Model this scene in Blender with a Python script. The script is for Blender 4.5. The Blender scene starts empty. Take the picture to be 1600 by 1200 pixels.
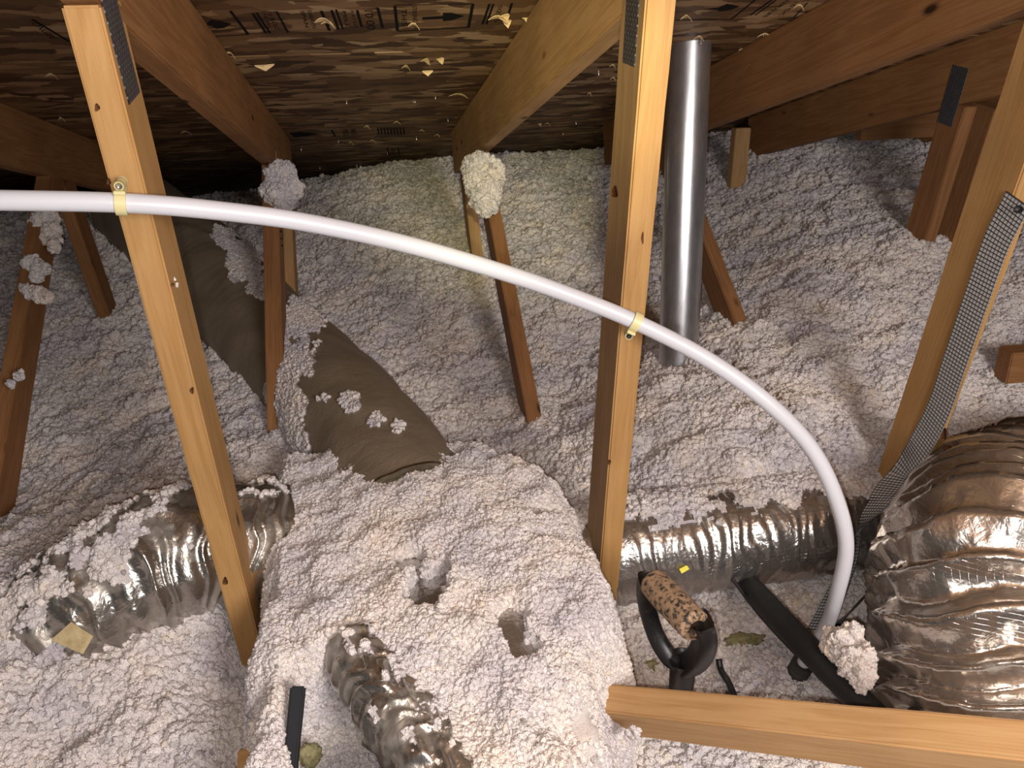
import bpy, bmesh, math, random
import numpy as np
from mathutils import Vector, Matrix
random.seed(7); rng = np.random.default_rng(7)
S = bpy.context.scene; COL = S.collection

# ---------------------------------------------------------------- camera, world, lights, exposure
CAM_Z = 1.10
M = np.array([[0.98146, -0.09969, 0.16372], [-0.19021, -0.40086, 0.89617], [-0.02371, -0.9107, -0.41239]])
cd = bpy.data.cameras.new('camera'); cam = bpy.data.objects.new('camera', cd); COL.objects.link(cam)
cd.sensor_width = 36; cd.lens = 27.0; cd.clip_start = 0.02; cd.clip_end = 60
Rm = np.stack([M[:, 0], -M[:, 1], -M[:, 2]], 1)
cam.matrix_world = Matrix.Translation((0, 0, CAM_Z)) @ Matrix(Rm.tolist()).to_4x4()
S.camera = cam
S.view_settings.view_transform = 'Standard'; S.view_settings.look = 'None'
S.view_settings.gamma = 1; S.view_settings.use_curve_mapping = False
S.view_settings.exposure = 0.0
w = bpy.data.worlds.new('attic_dark'); S.world = w; w.use_nodes = True
w.node_tree.nodes['Background'].inputs[0].default_value = (0.9, 0.8, 0.75, 1)
w.node_tree.nodes['Background'].inputs[1].default_value = 0.03

def add_light(name, kind, loc, energy, color, radius, aim=None, **kw):
    ld = bpy.data.lights.new(name, kind); ld.energy = energy; ld.color = color; ld.shadow_soft_size = radius
    for k, v in kw.items(): setattr(ld, k, v)
    o = bpy.data.objects.new(name, ld); COL.objects.link(o); o.location = loc
    if aim is not None:
        o.rotation_euler = (Vector(aim) - Vector(loc)).to_track_quat('-Z', 'Y').to_euler()
    return o
# the phone's own flash, a hand's breadth from the lens; the photographer's head lamp; an unseen fill lamp added behind to lift the background
add_light('phone_flash', 'POINT', (-0.014, -0.005, CAM_Z - 0.02), 20, (1.0, 0.955, 0.925), 0.005)
add_light('head_lamp', 'SPOT', (0.02, -0.06, CAM_Z + 0.14), 90, (1.0, 0.95, 0.50), 0.02, aim=(0.55, 3.4, CAM_Z - 0.50),
          spot_size=math.radians(27), spot_blend=1.0)
add_light('fill_lamp', 'POINT', (0.60, -0.80, CAM_Z + 0.18), 126, (1.0, 0.95, 0.925), 0.28)

# ---------------------------------------------------------------- geometry helpers
def ray(px, py): return M @ np.array([px - 800, py - 600, 1200.0])
def at(px, py, d):                        # a point seen at (px, py), d metres in front of the lens
    p = ray(px, py) * d / 1200; return np.array([p[0], p[1], p[2] + CAM_Z])
PITCH = math.radians(14.1724); CP, SP = math.cos(PITCH), math.sin(PITCH)
ROOF_H = 0.432                            # roof deck underside, measured square to the deck
NUP = np.array([0, SP, CP]); DOWN = np.array([0, CP, -SP])
def roof_at(px, py, off=0.0):
    r = ray(px, py); p = r * (ROOF_H - off) / (r @ NUP); return np.array([p[0], p[1], p[2] + CAM_Z])
def roof_z(y): return CAM_Z + ROOF_H / CP - y * SP / CP

def prop(o, label=None, cat=None, group=None, kind=None):
    if label: o['label'] = label
    if cat: o['category'] = cat
    if group: o['group'] = group
    if kind: o['kind'] = kind
    return o
def empty(name, loc=(0, 0, 0)):
    o = bpy.data.objects.new(name, None); COL.objects.link(o); o.location = loc; o.empty_display_size = 0.05; return o
def link(name, me, parent=None, mw=None):
    o = bpy.data.objects.new(name, me); COL.objects.link(o)
    if parent is not None:
        o.parent = parent; o.matrix_parent_inverse = Matrix.Identity(4)
        base = Matrix.Translation(parent.location) if parent.parent is None else Matrix.Translation(parent.parent.location) @ parent.matrix_basis
        o.matrix_basis = base.inverted() @ (mw or Matrix.Identity(4))
    elif mw is not None: o.matrix_basis = mw
    return o
def mesh(name, V, Fc, mat, smooth=True):
    me = bpy.data.meshes.new(name); me.from_pydata([tuple(map(float, v)) for v in V], [], [tuple(map(int, f)) for f in Fc])
    me.materials.append(mat)
    if smooth: me.polygons.foreach_set('use_smooth', [True] * len(me.polygons))
    me.update(); return me
def bm_mesh(name, bm, mat, smooth=False):
    me = bpy.data.meshes.new(name); bm.to_mesh(me); bm.free(); me.materials.append(mat)
    if smooth: me.polygons.foreach_set('use_smooth', [True] * len(me.polygons))
    return me
def grid_faces(nu, nv, wrap_v=False):
    i = np.arange(nu - 1)[:, None]; j = np.arange(nv if wrap_v else nv - 1)[None, :]
    a = i * nv + j; b = i * nv + (j + 1) % nv; c = (i + 1) * nv + (j + 1) % nv; d = (i + 1) * nv + j
    return np.stack([a, b, c, d], -1).reshape(-1, 4)
def _h(ix, iy, s):
    h = (ix.astype(np.int64) * 374761393 + iy.astype(np.int64) * 668265263 + s * 974634777) & 0x7fffffff
    h = ((h ^ (h >> 13)) * 1274126177) & 0x7fffffff
    return ((h ^ (h >> 16)) & 0xffff) / 65535.0
def vn(x, y, s=0):                        # value noise 0..1
    x = np.asarray(x, float); y = np.asarray(y, float)
    ix = np.floor(x); iy = np.floor(y); fx = x - ix; fy = y - iy
    fx = fx * fx * (3 - 2 * fx); fy = fy * fy * (3 - 2 * fy)
    a = _h(ix, iy, s); b = _h(ix + 1, iy, s); c = _h(ix, iy + 1, s); d = _h(ix + 1, iy + 1, s)
    return (a * (1 - fx) + b * fx) * (1 - fy) + (c * (1 - fx) + d * fx) * fy
def fbm(x, y, s=0, o=3):
    t = 0; a = 1; n = 0
    for k in range(o):
        t = t + a * vn(x * 2 ** k, y * 2 ** k, s + k * 17); n += a; a *= .5
    return t / n
def sm(a, b, x):
    t = np.clip((np.asarray(x, float) - a) / (b - a), 0, 1); return t * t * (3 - 2 * t)
def spline(P, n):
    P = np.asarray(P, float); Q = np.vstack([2 * P[0] - P[1], P, 2 * P[-1] - P[-2]]); out = []
    T = np.linspace(0, len(P) - 1 - 1e-9, n * 8)
    for t in T:
        i = int(t); f = t - i; a, b, c, d = Q[i:i + 4]
        out.append(.5 * (2 * b + (c - a) * f + (2 * a - 5 * b + 4 * c - d) * f * f + (3 * b - a - 3 * c + d) * f ** 3))
    out = np.array(out); L = np.r_[0, np.cumsum(np.linalg.norm(np.diff(out, axis=0), axis=1))]
    s = np.linspace(0, L[-1], n)
    return np.stack([np.interp(s, L, out[:, k]) for k in range(out.shape[1])], 1), s
def frames(P, ref=None):
    T = np.gradient(P, axis=0); T /= np.linalg.norm(T, axis=1)[:, None]
    r = np.array([0, 0, 1.0]) if ref is None else np.asarray(ref, float)
    if abs(T[0] @ r) > .9 and ref is None: r = np.array([0, 1.0, 0])
    N = []; u = r - (r @ T[0]) * T[0]; u /= np.linalg.norm(u)
    for t in T:
        u = u - (u @ t) * t; u /= np.linalg.norm(u); N.append(u.copy())
    N = np.array(N); return T, N, np.cross(T, N)
def tube(P, n, nv, rad, disp=None, caps=True):
    P, s = spline(P, n); T, N, B = frames(P)
    th = np.linspace(0, 2 * np.pi, nv, endpoint=False)
    R = np.broadcast_to(np.asarray(rad(s / s[-1]) if callable(rad) else rad, float).reshape(-1, 1), (n, nv)).copy()
    if disp is not None: R = R + disp(s[:, None] + 0 * th, th[None, :] + 0 * s[:, None])
    D = N[:, None, :] * np.cos(th)[None, :, None] + B[:, None, :] * np.sin(th)[None, :, None]
    V = P[:, None, :] + D * R[..., None]
    Fc = [tuple(f) for f in grid_faces(n, nv, True)]
    V = V.reshape(-1, 3)
    if caps: Fc += [tuple(range(nv)), tuple(range((n - 1) * nv, n * nv))[::-1]]
    return V, Fc, D.reshape(-1, 3)
def ribbon(P, wdir, width, n, thick=.0012):
    path_ctrl = np.array(P); P, s = spline(P, n); Pc = np.asarray(path_ctrl if path_ctrl is not None else wdir, float); tc_ = np.r_[0, np.cumsum(np.linalg.norm(np.diff(Pc, axis=0), axis=1))]; tc_ /= tc_[-1]
    W_ = np.stack([np.interp(s / s[-1], tc_, np.asarray(wdir, float)[:, k]) for k in range(3)], 1); W_ /= np.linalg.norm(W_, axis=1)[:, None]
    T = np.gradient(P, axis=0); T /= np.linalg.norm(T, axis=1)[:, None]
    W_ = W_ - (W_ * T).sum(1)[:, None] * T; W_ /= np.linalg.norm(W_, axis=1)[:, None]
    return P, s, T, W_, np.cross(T, W_)
def box_bm(L, W, H, bev=.002, segs=1):
    bm = bmesh.new(); bmesh.ops.create_cube(bm, size=1); bmesh.ops.scale(bm, vec=(L, W, H), verts=bm.verts)
    if bev: bmesh.ops.bevel(bm, geom=bm.edges[:], offset=bev, segments=segs, affect='EDGES')
    return bm
def place(p0, p1, wdir):
    p0 = np.asarray(p0, float); p1 = np.asarray(p1, float); x = p1 - p0; L = np.linalg.norm(x); x /= L
    y = np.asarray(wdir, float); y = y - (y @ x) * x; y /= np.linalg.norm(y); z = np.cross(x, y)
    R = np.stack([x, y, z], 1); c = (p0 + p1) / 2
    return L, Matrix.Translation(c.tolist()) @ Matrix(R.tolist()).to_4x4()
def member(name, p0, p1, W, H, mat, wdir=(1, 0, 0), parent=None, taper=0.0):
    L, mw = place(p0, p1, wdir); bm = box_bm(L, W, H, 0)
    bmesh.ops.subdivide_edges(bm, edges=[e for e in bm.edges if abs(e.verts[0].co.x - e.verts[1].co.x) > L * .5], cuts=24)
    ed = [e for e in bm.edges if len(e.link_faces) == 2 and e.calc_face_angle(0) > .5]
    bmesh.ops.bevel(bm, geom=ed, offset=.0025, segments=2, affect='EDGES')
    sd = random.random() * 50
    for v in bm.verts:                     # slightly rough arrises
        k = .0007 * (vn(np.array([v.co.x * 40 + sd]), np.array([sd]), 3)[0] - .5)
        v.co.y += k * math.copysign(1, v.co.y); v.co.z += k * math.copysign(1, v.co.z)
        if taper and v.co.x > L * .5 - taper: pass
    return link(name, bm_mesh(name, bm, mat), parent, mw)

# ---------------------------------------------------------------- materials
def newmat(name):
    m = bpy.data.materials.new(name); m.use_nodes = True; nt = m.node_tree
    return m, nt, nt.nodes['Principled BSDF']
def nd(nt, t, **kw):
    n = nt.nodes.new(t)
    for k, v in kw.items():
        if k in n.inputs.keys(): n.inputs[k].default_value = v
        else: setattr(n, k, v)
    return n
def ramp(nt, stops):
    r = nt.nodes.new('ShaderNodeValToRGB'); e = r.color_ramp.elements
    while len(e) < len(stops): e.new(0.5)
    for i, (p, c) in enumerate(stops):
        e[i].position = p; e[i].color = (*c, 1) if len(c) == 3 else c
    return r
def mapping(nt, src, scale, loc=None):
    mp = nt.nodes.new('ShaderNodeMapping'); mp.inputs['Scale'].default_value = scale
    nt.links.new(src, mp.inputs['Vector'])
    if loc is not None: nt.links.new(loc, mp.inputs['Location'])
    return mp.outputs[0]
def mix(nt, fac, a, b, mode='MIX'):
    n = nt.nodes.new('ShaderNodeMix'); n.data_type = 'RGBA'; n.blend_type = mode
    for s, v in ((0, fac), (6, a), (7, b)):
        if isinstance(v, bpy.types.NodeSocket): nt.links.new(v, n.inputs[s])
        else: n.inputs[s].default_value = v if s == 0 else (*v, 1)
    return n.outputs[2]
def rand_vec(nt):
    oi = nt.nodes.new('ShaderNodeObjectInfo'); c = nt.nodes.new('ShaderNodeCombineXYZ')
    for i, k in enumerate((13.0, 31.0, 57.0)):
        mm = nd(nt, 'ShaderNodeMath', operation='MULTIPLY'); mm.inputs[1].default_value = k
        nt.links.new(oi.outputs['Random'], mm.inputs[0]); nt.links.new(mm.outputs[0], c.inputs[i])
    return c.outputs[0]
def bump(nt, h, strength, dist, bsdf):
    b = nd(nt, 'ShaderNodeBump'); b.inputs['Strength'].default_value = strength; b.inputs['Distance'].default_value = dist
    nt.links.new(h, b.inputs['Height']); nt.links.new(b.outputs[0], bsdf.inputs['Normal'])
def wood(name, light, mid, dark, knots=True, rough=.62):
    m, nt, b = newmat(name); tc = nt.nodes.new('ShaderNodeTexCoord'); rv = rand_vec(nt)
    v1 = mapping(nt, tc.outputs['Object'], (1.6, 26, 26), rv)
    n1 = nd(nt, 'ShaderNodeTexNoise', Scale=1.0, Detail=3.0, Roughness=.55, Distortion=1.2); nt.links.new(v1, n1.inputs['Vector'])
    v2 = mapping(nt, tc.outputs['Object'], (9, 330, 330), rv)
    n2 = nd(nt, 'ShaderNodeTexNoise', Scale=1.0, Detail=2.0, Roughness=.6); nt.links.new(v2, n2.inputs['Vector'])
    wv = nd(nt, 'ShaderNodeMath', operation='SINE'); mu = nd(nt, 'ShaderNodeMath', operation='MULTIPLY'); mu.inputs[1].default_value = 34
    nt.links.new(n1.outputs[0], mu.inputs[0]); nt.links.new(mu.outputs[0], wv.inputs[0])
    r1 = ramp(nt, [(.0, light), (.55, mid), (1.0, dark)])
    a = nd(nt, 'ShaderNodeMath', operation='MULTIPLY_ADD'); a.inputs[1].default_value = .16; a.inputs[2].default_value = .12
    nt.links.new(wv.outputs[0], a.inputs[0])
    a2 = nd(nt, 'ShaderNodeMath', operation='MULTIPLY_ADD'); a2.inputs[1].default_value = .55
    nt.links.new(n2.outputs[0], a2.inputs[0]); nt.links.new(a.outputs[0], a2.inputs[2])
    nt.links.new(a2.outputs[0], r1.inputs[0]); col = r1.outputs[0]
    if knots:
        vk = mapping(nt, tc.outputs['Object'], (4.5, 11, 11), rv)
        vo = nd(nt, 'ShaderNodeTexVoronoi', Scale=1.0, Randomness=1.0); nt.links.new(vk, vo.inputs['Vector'])
        rk = ramp(nt, [(.05, (1, 1, 1)), (.085, (.35, .35, .35)), (.12, (0, 0, 0))]); nt.links.new(vo.outputs['Distance'], rk.inputs[0])
        col = mix(nt, rk.outputs[0], col, tuple(c * .28 for c in dark))
    big = nd(nt, 'ShaderNodeTexNoise', Scale=5.0, Detail=2.0); nt.links.new(tc.outputs['Object'], big.inputs['Vector'])
    rb = ramp(nt, [(.3, (.82, .80, .78)), (.7, (1.06, 1.04, 1.0))]); nt.links.new(big.outputs[0], rb.inputs[0])
    col = mix(nt, 1.0, col, rb.outputs[0], 'MULTIPLY')
    nt.links.new(col, b.inputs['Base Color']); b.inputs['Roughness'].default_value = rough
    b.inputs['Specular IOR Level'].default_value = .25
    bump(nt, n2.outputs[0], .25, .0012, b); return m
PINE = wood('pine_fresh', (.51, .305, .128), (.43, .238, .086), (.27, .125, .035))
PINE_OLD = wood('pine_aged', (.40, .205, .085), (.30, .14, .052), (.15, .062, .022))
PINE_RED = wood('pine_red', (.36, .180, .078), (.27, .125, .050), (.14, .058, .022))
PINE_WEATHERED = wood('pine_weathered', (.42, .275, .145), (.33, .205, .10), (.17, .095, .042))
PINE_PALE = wood('pine_pale', (.60, .38, .185), (.50, .29, .125), (.30, .15, .055))

def plain(name, col, rough=.5, metal=0.0, spec=.5, noise=None):
    m, nt, b = newmat(name); b.inputs['Roughness'].default_value = rough; b.inputs['Metallic'].default_value = metal
    b.inputs['Specular IOR Level'].default_value = spec; b.inputs['Base Color'].default_value = (*col, 1)
    if noise:
        sc, c2, lo, hi = noise; tc = nt.nodes.new('ShaderNodeTexCoord')
        n = nd(nt, 'ShaderNodeTexNoise', Scale=sc, Detail=5.0, Roughness=.65); nt.links.new(tc.outputs['Object'], n.inputs['Vector'])
        r = ramp(nt, [(lo, col), (hi, c2)]); nt.links.new(n.outputs[0], r.inputs[0]); nt.links.new(r.outputs[0], b.inputs['Base Color'])
        bump(nt, n.outputs[0], .3, .001, b)
    return m
PEX = plain('white_plastic', (.60, .60, .64), .32)
CREAM = plain('cream_plastic', (.66, .58, .30), .4)
BLACKHOLE = plain('black_rubber', (.012, .012, .013), .5)
BLACK = plain('black_plastic', (.014, .014, .015), .38, noise=(55, (.10, .085, .07), .55, .8))
INK = plain('ink', (.012, .010, .009), .8, spec=.1)
NAILM = plain('bright_nail', (.75, .72, .66), .25, .9)
SPLIT = plain('torn_wood', (.85, .62, .32), .7)
YELLOW = plain('yellow_tag', (.85, .75, .05), .5)
LABELM = plain('paper_label', (.66, .53, .30), .6, noise=(60, (.45, .34, .17), .45, .75))
DARKNET = plain('dark_strands', (.03, .032, .036), .5)
GREYWEB = plain('grey_webbing', (.70, .69, .68), .7)
YWOOL = plain('yellow_glass_wool', (.34, .31, .17), .95, spec=.05, noise=(70, (.16, .14, .07), .4, .65))
GALV = plain('galvanised', (.50, .50, .52), .40, .85, noise=(16, (.36, .36, .38), .4, .65))

def mk_osb():
    m, nt, b = newmat('strand_board'); tc = nt.nodes.new('ShaderNodeTexCoord'); col = None; hh = None
    layers = []
    for k, (rot, sx, sy) in enumerate(((.15, 12, 30), (-.38, 13, 34), (.62, 12, 27))):
        mp = nt.nodes.new('ShaderNodeMapping'); mp.inputs['Rotation'].default_value = (0, 0, rot); mp.inputs['Scale'].default_value = (sx, sy, 1)
        mp.inputs['Location'].default_value = (k * 3.1, k * 7.7, 0); nt.links.new(tc.outputs['Object'], mp.inputs[0])
        dn = nd(nt, 'ShaderNodeTexNoise', Scale=2.2, Detail=2.0); nt.links.new(mp.outputs[0], dn.inputs['Vector'])
        ad = nd(nt, 'ShaderNodeVectorMath', operation='MULTIPLY_ADD'); ad.inputs[1].default_value = (.55, .55, 0)
        nt.links.new(dn.outputs['Color'], ad.inputs[0]); nt.links.new(mp.outputs[0], ad.inputs[2])
        vo = nd(nt, 'ShaderNodeTexVoronoi', voronoi_dimensions='2D', Scale=1.0, Randomness=1.0); nt.links.new(ad.outputs[0], vo.inputs['Vector'])
        sp = nt.nodes.new('ShaderNodeSeparateColor'); nt.links.new(vo.outputs['Color'], sp.inputs[0]); layers.append(sp)
    pick1 = nd(nt, 'ShaderNodeMath', operation='GREATER_THAN'); pick1.inputs[1].default_value = .5; nt.links.new(layers[1].outputs[1], pick1.inputs[0])
    pick2 = nd(nt, 'ShaderNodeMath', operation='GREATER_THAN'); pick2.inputs[1].default_value = .62; nt.links.new(layers[2].outputs[1], pick2.inputs[0])
    def mixf(f, a, c):
        n = nt.nodes.new('ShaderNodeMix'); n.data_type = 'FLOAT'; nt.links.new(f, n.inputs[0]); nt.links.new(a, n.inputs[2]); nt.links.new(c, n.inputs[3]); return n.outputs[0]
    tone = mixf(pick2.outputs[0], mixf(pick1.outputs[0], layers[0].outputs[0], layers[1].outputs[0]), layers[2].outputs[0])
    fib = mapping(nt, tc.outputs['Object'], (25, 260, 1)); fn = nd(nt, 'ShaderNodeTexNoise', Scale=1.0, Detail=3.0); nt.links.new(fib, fn.inputs['Vector'])
    t2 = nd(nt, 'ShaderNodeMath', operation='MULTIPLY_ADD'); t2.inputs[1].default_value = .22; nt.links.new(fn.outputs[0], t2.inputs[0]); nt.links.new(tone, t2.inputs[2])
    r = ramp(nt, [(.08, (.060, .028, .011)), (.35, (.140, .070, .028)), (.62, (.235, .130, .056)), (.86, (.39, .24, .12)), (1.0, (.58, .40, .23))])
    s = nd(nt, 'ShaderNodeMath', operation='MULTIPLY'); s.inputs[1].default_value = .86; nt.links.new(t2.outputs[0], s.inputs[0])
    nt.links.new(s.outputs[0], r.inputs[0]); nt.links.new(r.outputs[0], b.inputs['Base Color'])
    b.inputs['Roughness'].default_value = .6; b.inputs['Specular IOR Level'].default_value = .3
    bump(nt, tone, .8, .003, b); return m
OSB = mk_osb()

def mk_foil(name, tint, rough, grid=True, dust=.0, dustcol=(.30, .24, .18), bs=.55):
    m, nt, b = newmat(name); tc = nt.nodes.new('ShaderNodeTexCoord')
    b.inputs['Metallic'].default_value = .92
    cr = nd(nt, 'ShaderNodeTexNoise', Scale=38.0, Detail=4.0, Roughness=.6, Distortion=.8); nt.links.new(tc.outputs['Object'], cr.inputs['Vector'])
    fine = nd(nt, 'ShaderNodeTexVoronoi', Scale=95.0, feature='DISTANCE_TO_EDGE'); nt.links.new(tc.outputs['Object'], fine.inputs['Vector'])
    mx = nd(nt, 'ShaderNodeMath', operation='MULTIPLY_ADD'); mx.inputs[1].default_value = .35
    nt.links.new(fine.outputs['Distance'], mx.inputs[0]); nt.links.new(cr.outputs[0], mx.inputs[2]); h = mx.outputs[0]
    if grid:                                # woven scrim under the film
        sx = nt.nodes.new('ShaderNodeSeparateXYZ'); nt.links.new(tc.outputs['Object'], sx.inputs[0])
        acc = h
        for k in (0, 2):
            mm = nd(nt, 'ShaderNodeMath', operation='MULTIPLY'); mm.inputs[1].default_value = 2 * math.pi / .0075; nt.links.new(sx.outputs[k], mm.inputs[0])
            si = nd(nt, 'ShaderNodeMath', operation='SINE'); nt.links.new(mm.outputs[0], si.inputs[0])
            pw = nd(nt, 'ShaderNodeMath', operation='GREATER_THAN'); pw.inputs[1].default_value = .86; nt.links.new(si.outputs[0], pw.inputs[0])
            ad = nd(nt, 'ShaderNodeMath', operation='MULTIPLY_ADD'); ad.inputs[1].default_value = .16; nt.links.new(pw.outputs[0], ad.inputs[0]); nt.links.new(acc, ad.inputs[2]); acc = ad.outputs[0]
        h = acc
    bump(nt, h, bs, .0035, b)
    dn = nd(nt, 'ShaderNodeTexNoise', Scale=9.0, Detail=4.0, Roughness=.65); nt.links.new(tc.outputs['Object'], dn.inputs['Vector'])
    rd = ramp(nt, [(.62 - dust, (0, 0, 0)), (.80 - dust, (1, 1, 1))]); nt.links.new(dn.outputs[0], rd.inputs[0])
    nt.links.new(mix(nt, rd.outputs[0], tint, dustcol), b.inputs['Base Color'])
    mr = nd(nt, 'ShaderNodeMapRange'); mr.inputs['To Min'].default_value = .92; mr.inputs['To Max'].default_value = .25
    nt.links.new(rd.outputs[0], mr.inputs[0]); nt.links.new(mr.outputs[0], b.inputs['Metallic'])
    mr2 = nd(nt, 'ShaderNodeMapRange'); mr2.inputs['To Min'].default_value = rough; mr2.inputs['To Max'].default_value = .6
    nt.links.new(rd.outputs[0], mr2.inputs[0]); nt.links.new(mr2.outputs[0], b.inputs['Roughness'])
    return m
FOIL = mk_foil('foil_film', (.62, .60, .58), .22)
FOIL_BIG = mk_foil('foil_film_loose', (.60, .55, .50), .19, True, .0, (.36, .30, .24), .28)
FOIL_OLD = mk_foil('foil_film_dusty', (.46, .38, .29), .45, False, .46, (.31, .245, .17))
FOIL_L = mk_foil('foil_film_left', (.55, .52, .48), .25, False, .12, (.24, .20, .16))

def mk_fluff(name, tint, inst):
    m, nt, b = newmat(name); ge = nt.nodes.new('ShaderNodeNewGeometry')
    n1 = nd(nt, 'ShaderNodeTexNoise', Scale=7.0, Detail=3.0, Roughness=.6); nt.links.new(ge.outputs['Position'], n1.inputs['Vector'])
    c1 = ramp(nt, [(.32, (.66, .63, .67)), (.46, (.78, .75, .755)), (.58, (.85, .80, .77)), (.70, (.87, .79, .72))]); nt.links.new(n1.outputs[0], c1.inputs[0])
    col = c1.outputs[0]
    if inst:
        oi = nt.nodes.new('ShaderNodeObjectInfo')
        c2 = ramp(nt, [(0, (.50, .48, .48)), (.03, (.72, .70, .69)), (.10, (.90, .885, .88)), (.70, (1.0, .985, .975)), (.95, (1.09, 1.08, 1.07)), (.985, (1.02, .96, .84)), (1, (.90, .83, .74))])
        nt.links.new(oi.outputs['Random'], c2.inputs[0]); col = mix(nt, 1.0, col, c2.outputs[0], 'MULTIPLY')
    n2 = nd(nt, 'ShaderNodeTexNoise', Scale=520.0, Detail=2.0, Roughness=.7); nt.links.new(ge.outputs['Position'], n2.inputs['Vector'])
    c3 = ramp(nt, [(.32, (.74, .72, .72)), (.52, (1, 1, 1)), (.75, (1.06, 1.05, 1.05))]); nt.links.new(n2.outputs[0], c3.inputs[0])
    col = mix(nt, 1.0, col, c3.outputs[0], 'MULTIPLY'); col = mix(nt, 1.0, col, tint, 'MULTIPLY')
    nt.links.new(col, b.inputs['Base Color']); b.inputs['Roughness'].default_value = .95; b.inputs['Specular IOR Level'].default_value = .05
    bump(nt, n2.outputs[0], .8, .0016, b); return m
FLUFF = mk_fluff('loose_fill_bits', (1, .985, .975), True)
FLUFF_BASE = mk_fluff('loose_fill_bed', (.80, .78, .77), False)

# ---------------------------------------------------------------- loose fill: clumps scattered by geometry nodes
def gn_fluff(name, rmin, rmax, mat, flat=.75):
    ng = bpy.data.node_groups.new(name, 'GeometryNodeTree')
    ng.interface.new_socket('Geometry', in_out='INPUT', socket_type='NodeSocketGeometry')
    ng.interface.new_socket('Geometry', in_out='OUTPUT', socket_type='NodeSocketGeometry')
    N = ng.nodes; Lk = ng.links.new
    gi = N.new('NodeGroupInput'); go = N.new('NodeGroupOutput')
    js = N.new('GeometryNodeJoinGeometry')
    for k in range(6):
        ico = N.new('GeometryNodeMeshIcoSphere'); ico.inputs['Radius'].default_value = 1; ico.inputs['Subdivisions'].default_value = 4
        pos = N.new('GeometryNodeInputPosition')
        acc = None
        for sc, amp, off in ((1.1, .6, 5.3), (3.2, .52, 9.1), (8.5, .36, 2.7)):
            ad = N.new('ShaderNodeVectorMath'); ad.operation = 'ADD'; ad.inputs[1].default_value = (k * 7.31 + off, k * 3.17, off)
            Lk(pos.outputs[0], ad.inputs[0])
            no = N.new('ShaderNodeTexNoise'); no.inputs['Scale'].default_value = sc; no.inputs['Detail'].default_value = 1.5
            Lk(ad.outputs[0], no.inputs['Vector'])
            ma = N.new('ShaderNodeMath'); ma.operation = 'MULTIPLY_ADD'; ma.inputs[1].default_value = amp * 2
            Lk(no.outputs[0], ma.inputs[0])
            if acc is None: ma.inputs[2].default_value = -.6 - .52 - .36
            else: Lk(acc, ma.inputs[2])
            acc = ma.outputs[0]
        sc_ = N.new('ShaderNodeVectorMath'); sc_.operation = 'SCALE'; Lk(pos.outputs[0], sc_.inputs[0]); Lk(acc, sc_.inputs['Scale'])
        sp = N.new('GeometryNodeSetPosition'); Lk(ico.outputs[0], sp.inputs['Geometry']); Lk(sc_.outputs[0], sp.inputs['Offset'])
        sh = N.new('GeometryNodeSetShadeSmooth'); Lk(sp.outputs[0], sh.inputs[0])
        smt = N.new('GeometryNodeSetMaterial'); smt.inputs['Material'].default_value = mat; Lk(sh.outputs[0], smt.inputs[0])
        g2 = N.new('GeometryNodeGeometryToInstance'); Lk(smt.outputs[0], g2.inputs[0]); Lk(g2.outputs[0], js.inputs[0])
    dp = N.new('GeometryNodeDistributePointsOnFaces'); Lk(gi.outputs[0], dp.inputs['Mesh'])
    na = N.new('GeometryNodeInputNamedAttribute'); na.data_type = 'FLOAT'; na.inputs['Name'].default_value = 'dens'
    Lk(na.outputs[0], dp.inputs['Density'])
    ns = N.new('GeometryNodeInputNamedAttribute'); ns.data_type = 'FLOAT'; ns.inputs['Name'].default_value = 'size'
    rr = N.new('FunctionNodeRandomValue'); rr.data_type = 'FLOAT_VECTOR'; rr.inputs[0].default_value = (0, 0, 0); rr.inputs[1].default_value = (6.28, 6.28, 6.28)
    rs = N.new('FunctionNodeRandomValue'); rs.data_type = 'FLOAT'; rs.inputs[2].default_value = 0; rs.inputs[3].default_value = 1; rs.inputs['Seed'].default_value = 5
    pw = N.new('ShaderNodeMath'); pw.operation = 'POWER'; pw.inputs[1].default_value = 2.2; Lk(rs.outputs[1], pw.inputs[0])
    mr = N.new('ShaderNodeMath'); mr.operation = 'MULTIPLY_ADD'; mr.inputs[1].default_value = rmax - rmin; mr.inputs[2].default_value = rmin; Lk(pw.outputs[0], mr.inputs[0])
    ms = N.new('ShaderNodeMath'); ms.operation = 'MULTIPLY'; Lk(mr.outputs[0], ms.inputs[0]); Lk(ns.outputs[0], ms.inputs[1])
    rv = N.new('FunctionNodeRandomValue'); rv.data_type = 'FLOAT_VECTOR'; rv.inputs[0].default_value = (.85, .75, .65); rv.inputs[1].default_value = (1.35, 1.1, 1.0); rv.inputs['Seed'].default_value = 9
    vs = N.new('ShaderNodeVectorMath'); vs.operation = 'SCALE'; Lk(rv.outputs[0], vs.inputs[0]); Lk(ms.outputs[0], vs.inputs['Scale'])
    ip = N.new('GeometryNodeInstanceOnPoints'); Lk(dp.outputs['Points'], ip.inputs['Points']); Lk(js.outputs[0], ip.inputs['Instance'])
    ip.inputs['Pick Instance'].default_value = True
    Lk(rr.outputs[0], ip.inputs['Rotation']); Lk(vs.outputs[0], ip.inputs['Scale'])
    jo = N.new('GeometryNodeJoinGeometry'); Lk(ip.outputs[0], jo.inputs[0]); Lk(gi.outputs[0], jo.inputs[0])
    Lk(jo.outputs[0], go.inputs[0]); return ng
GN = gn_fluff('loose_fill_scatter', .0032, .0105, FLUFF)
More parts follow.
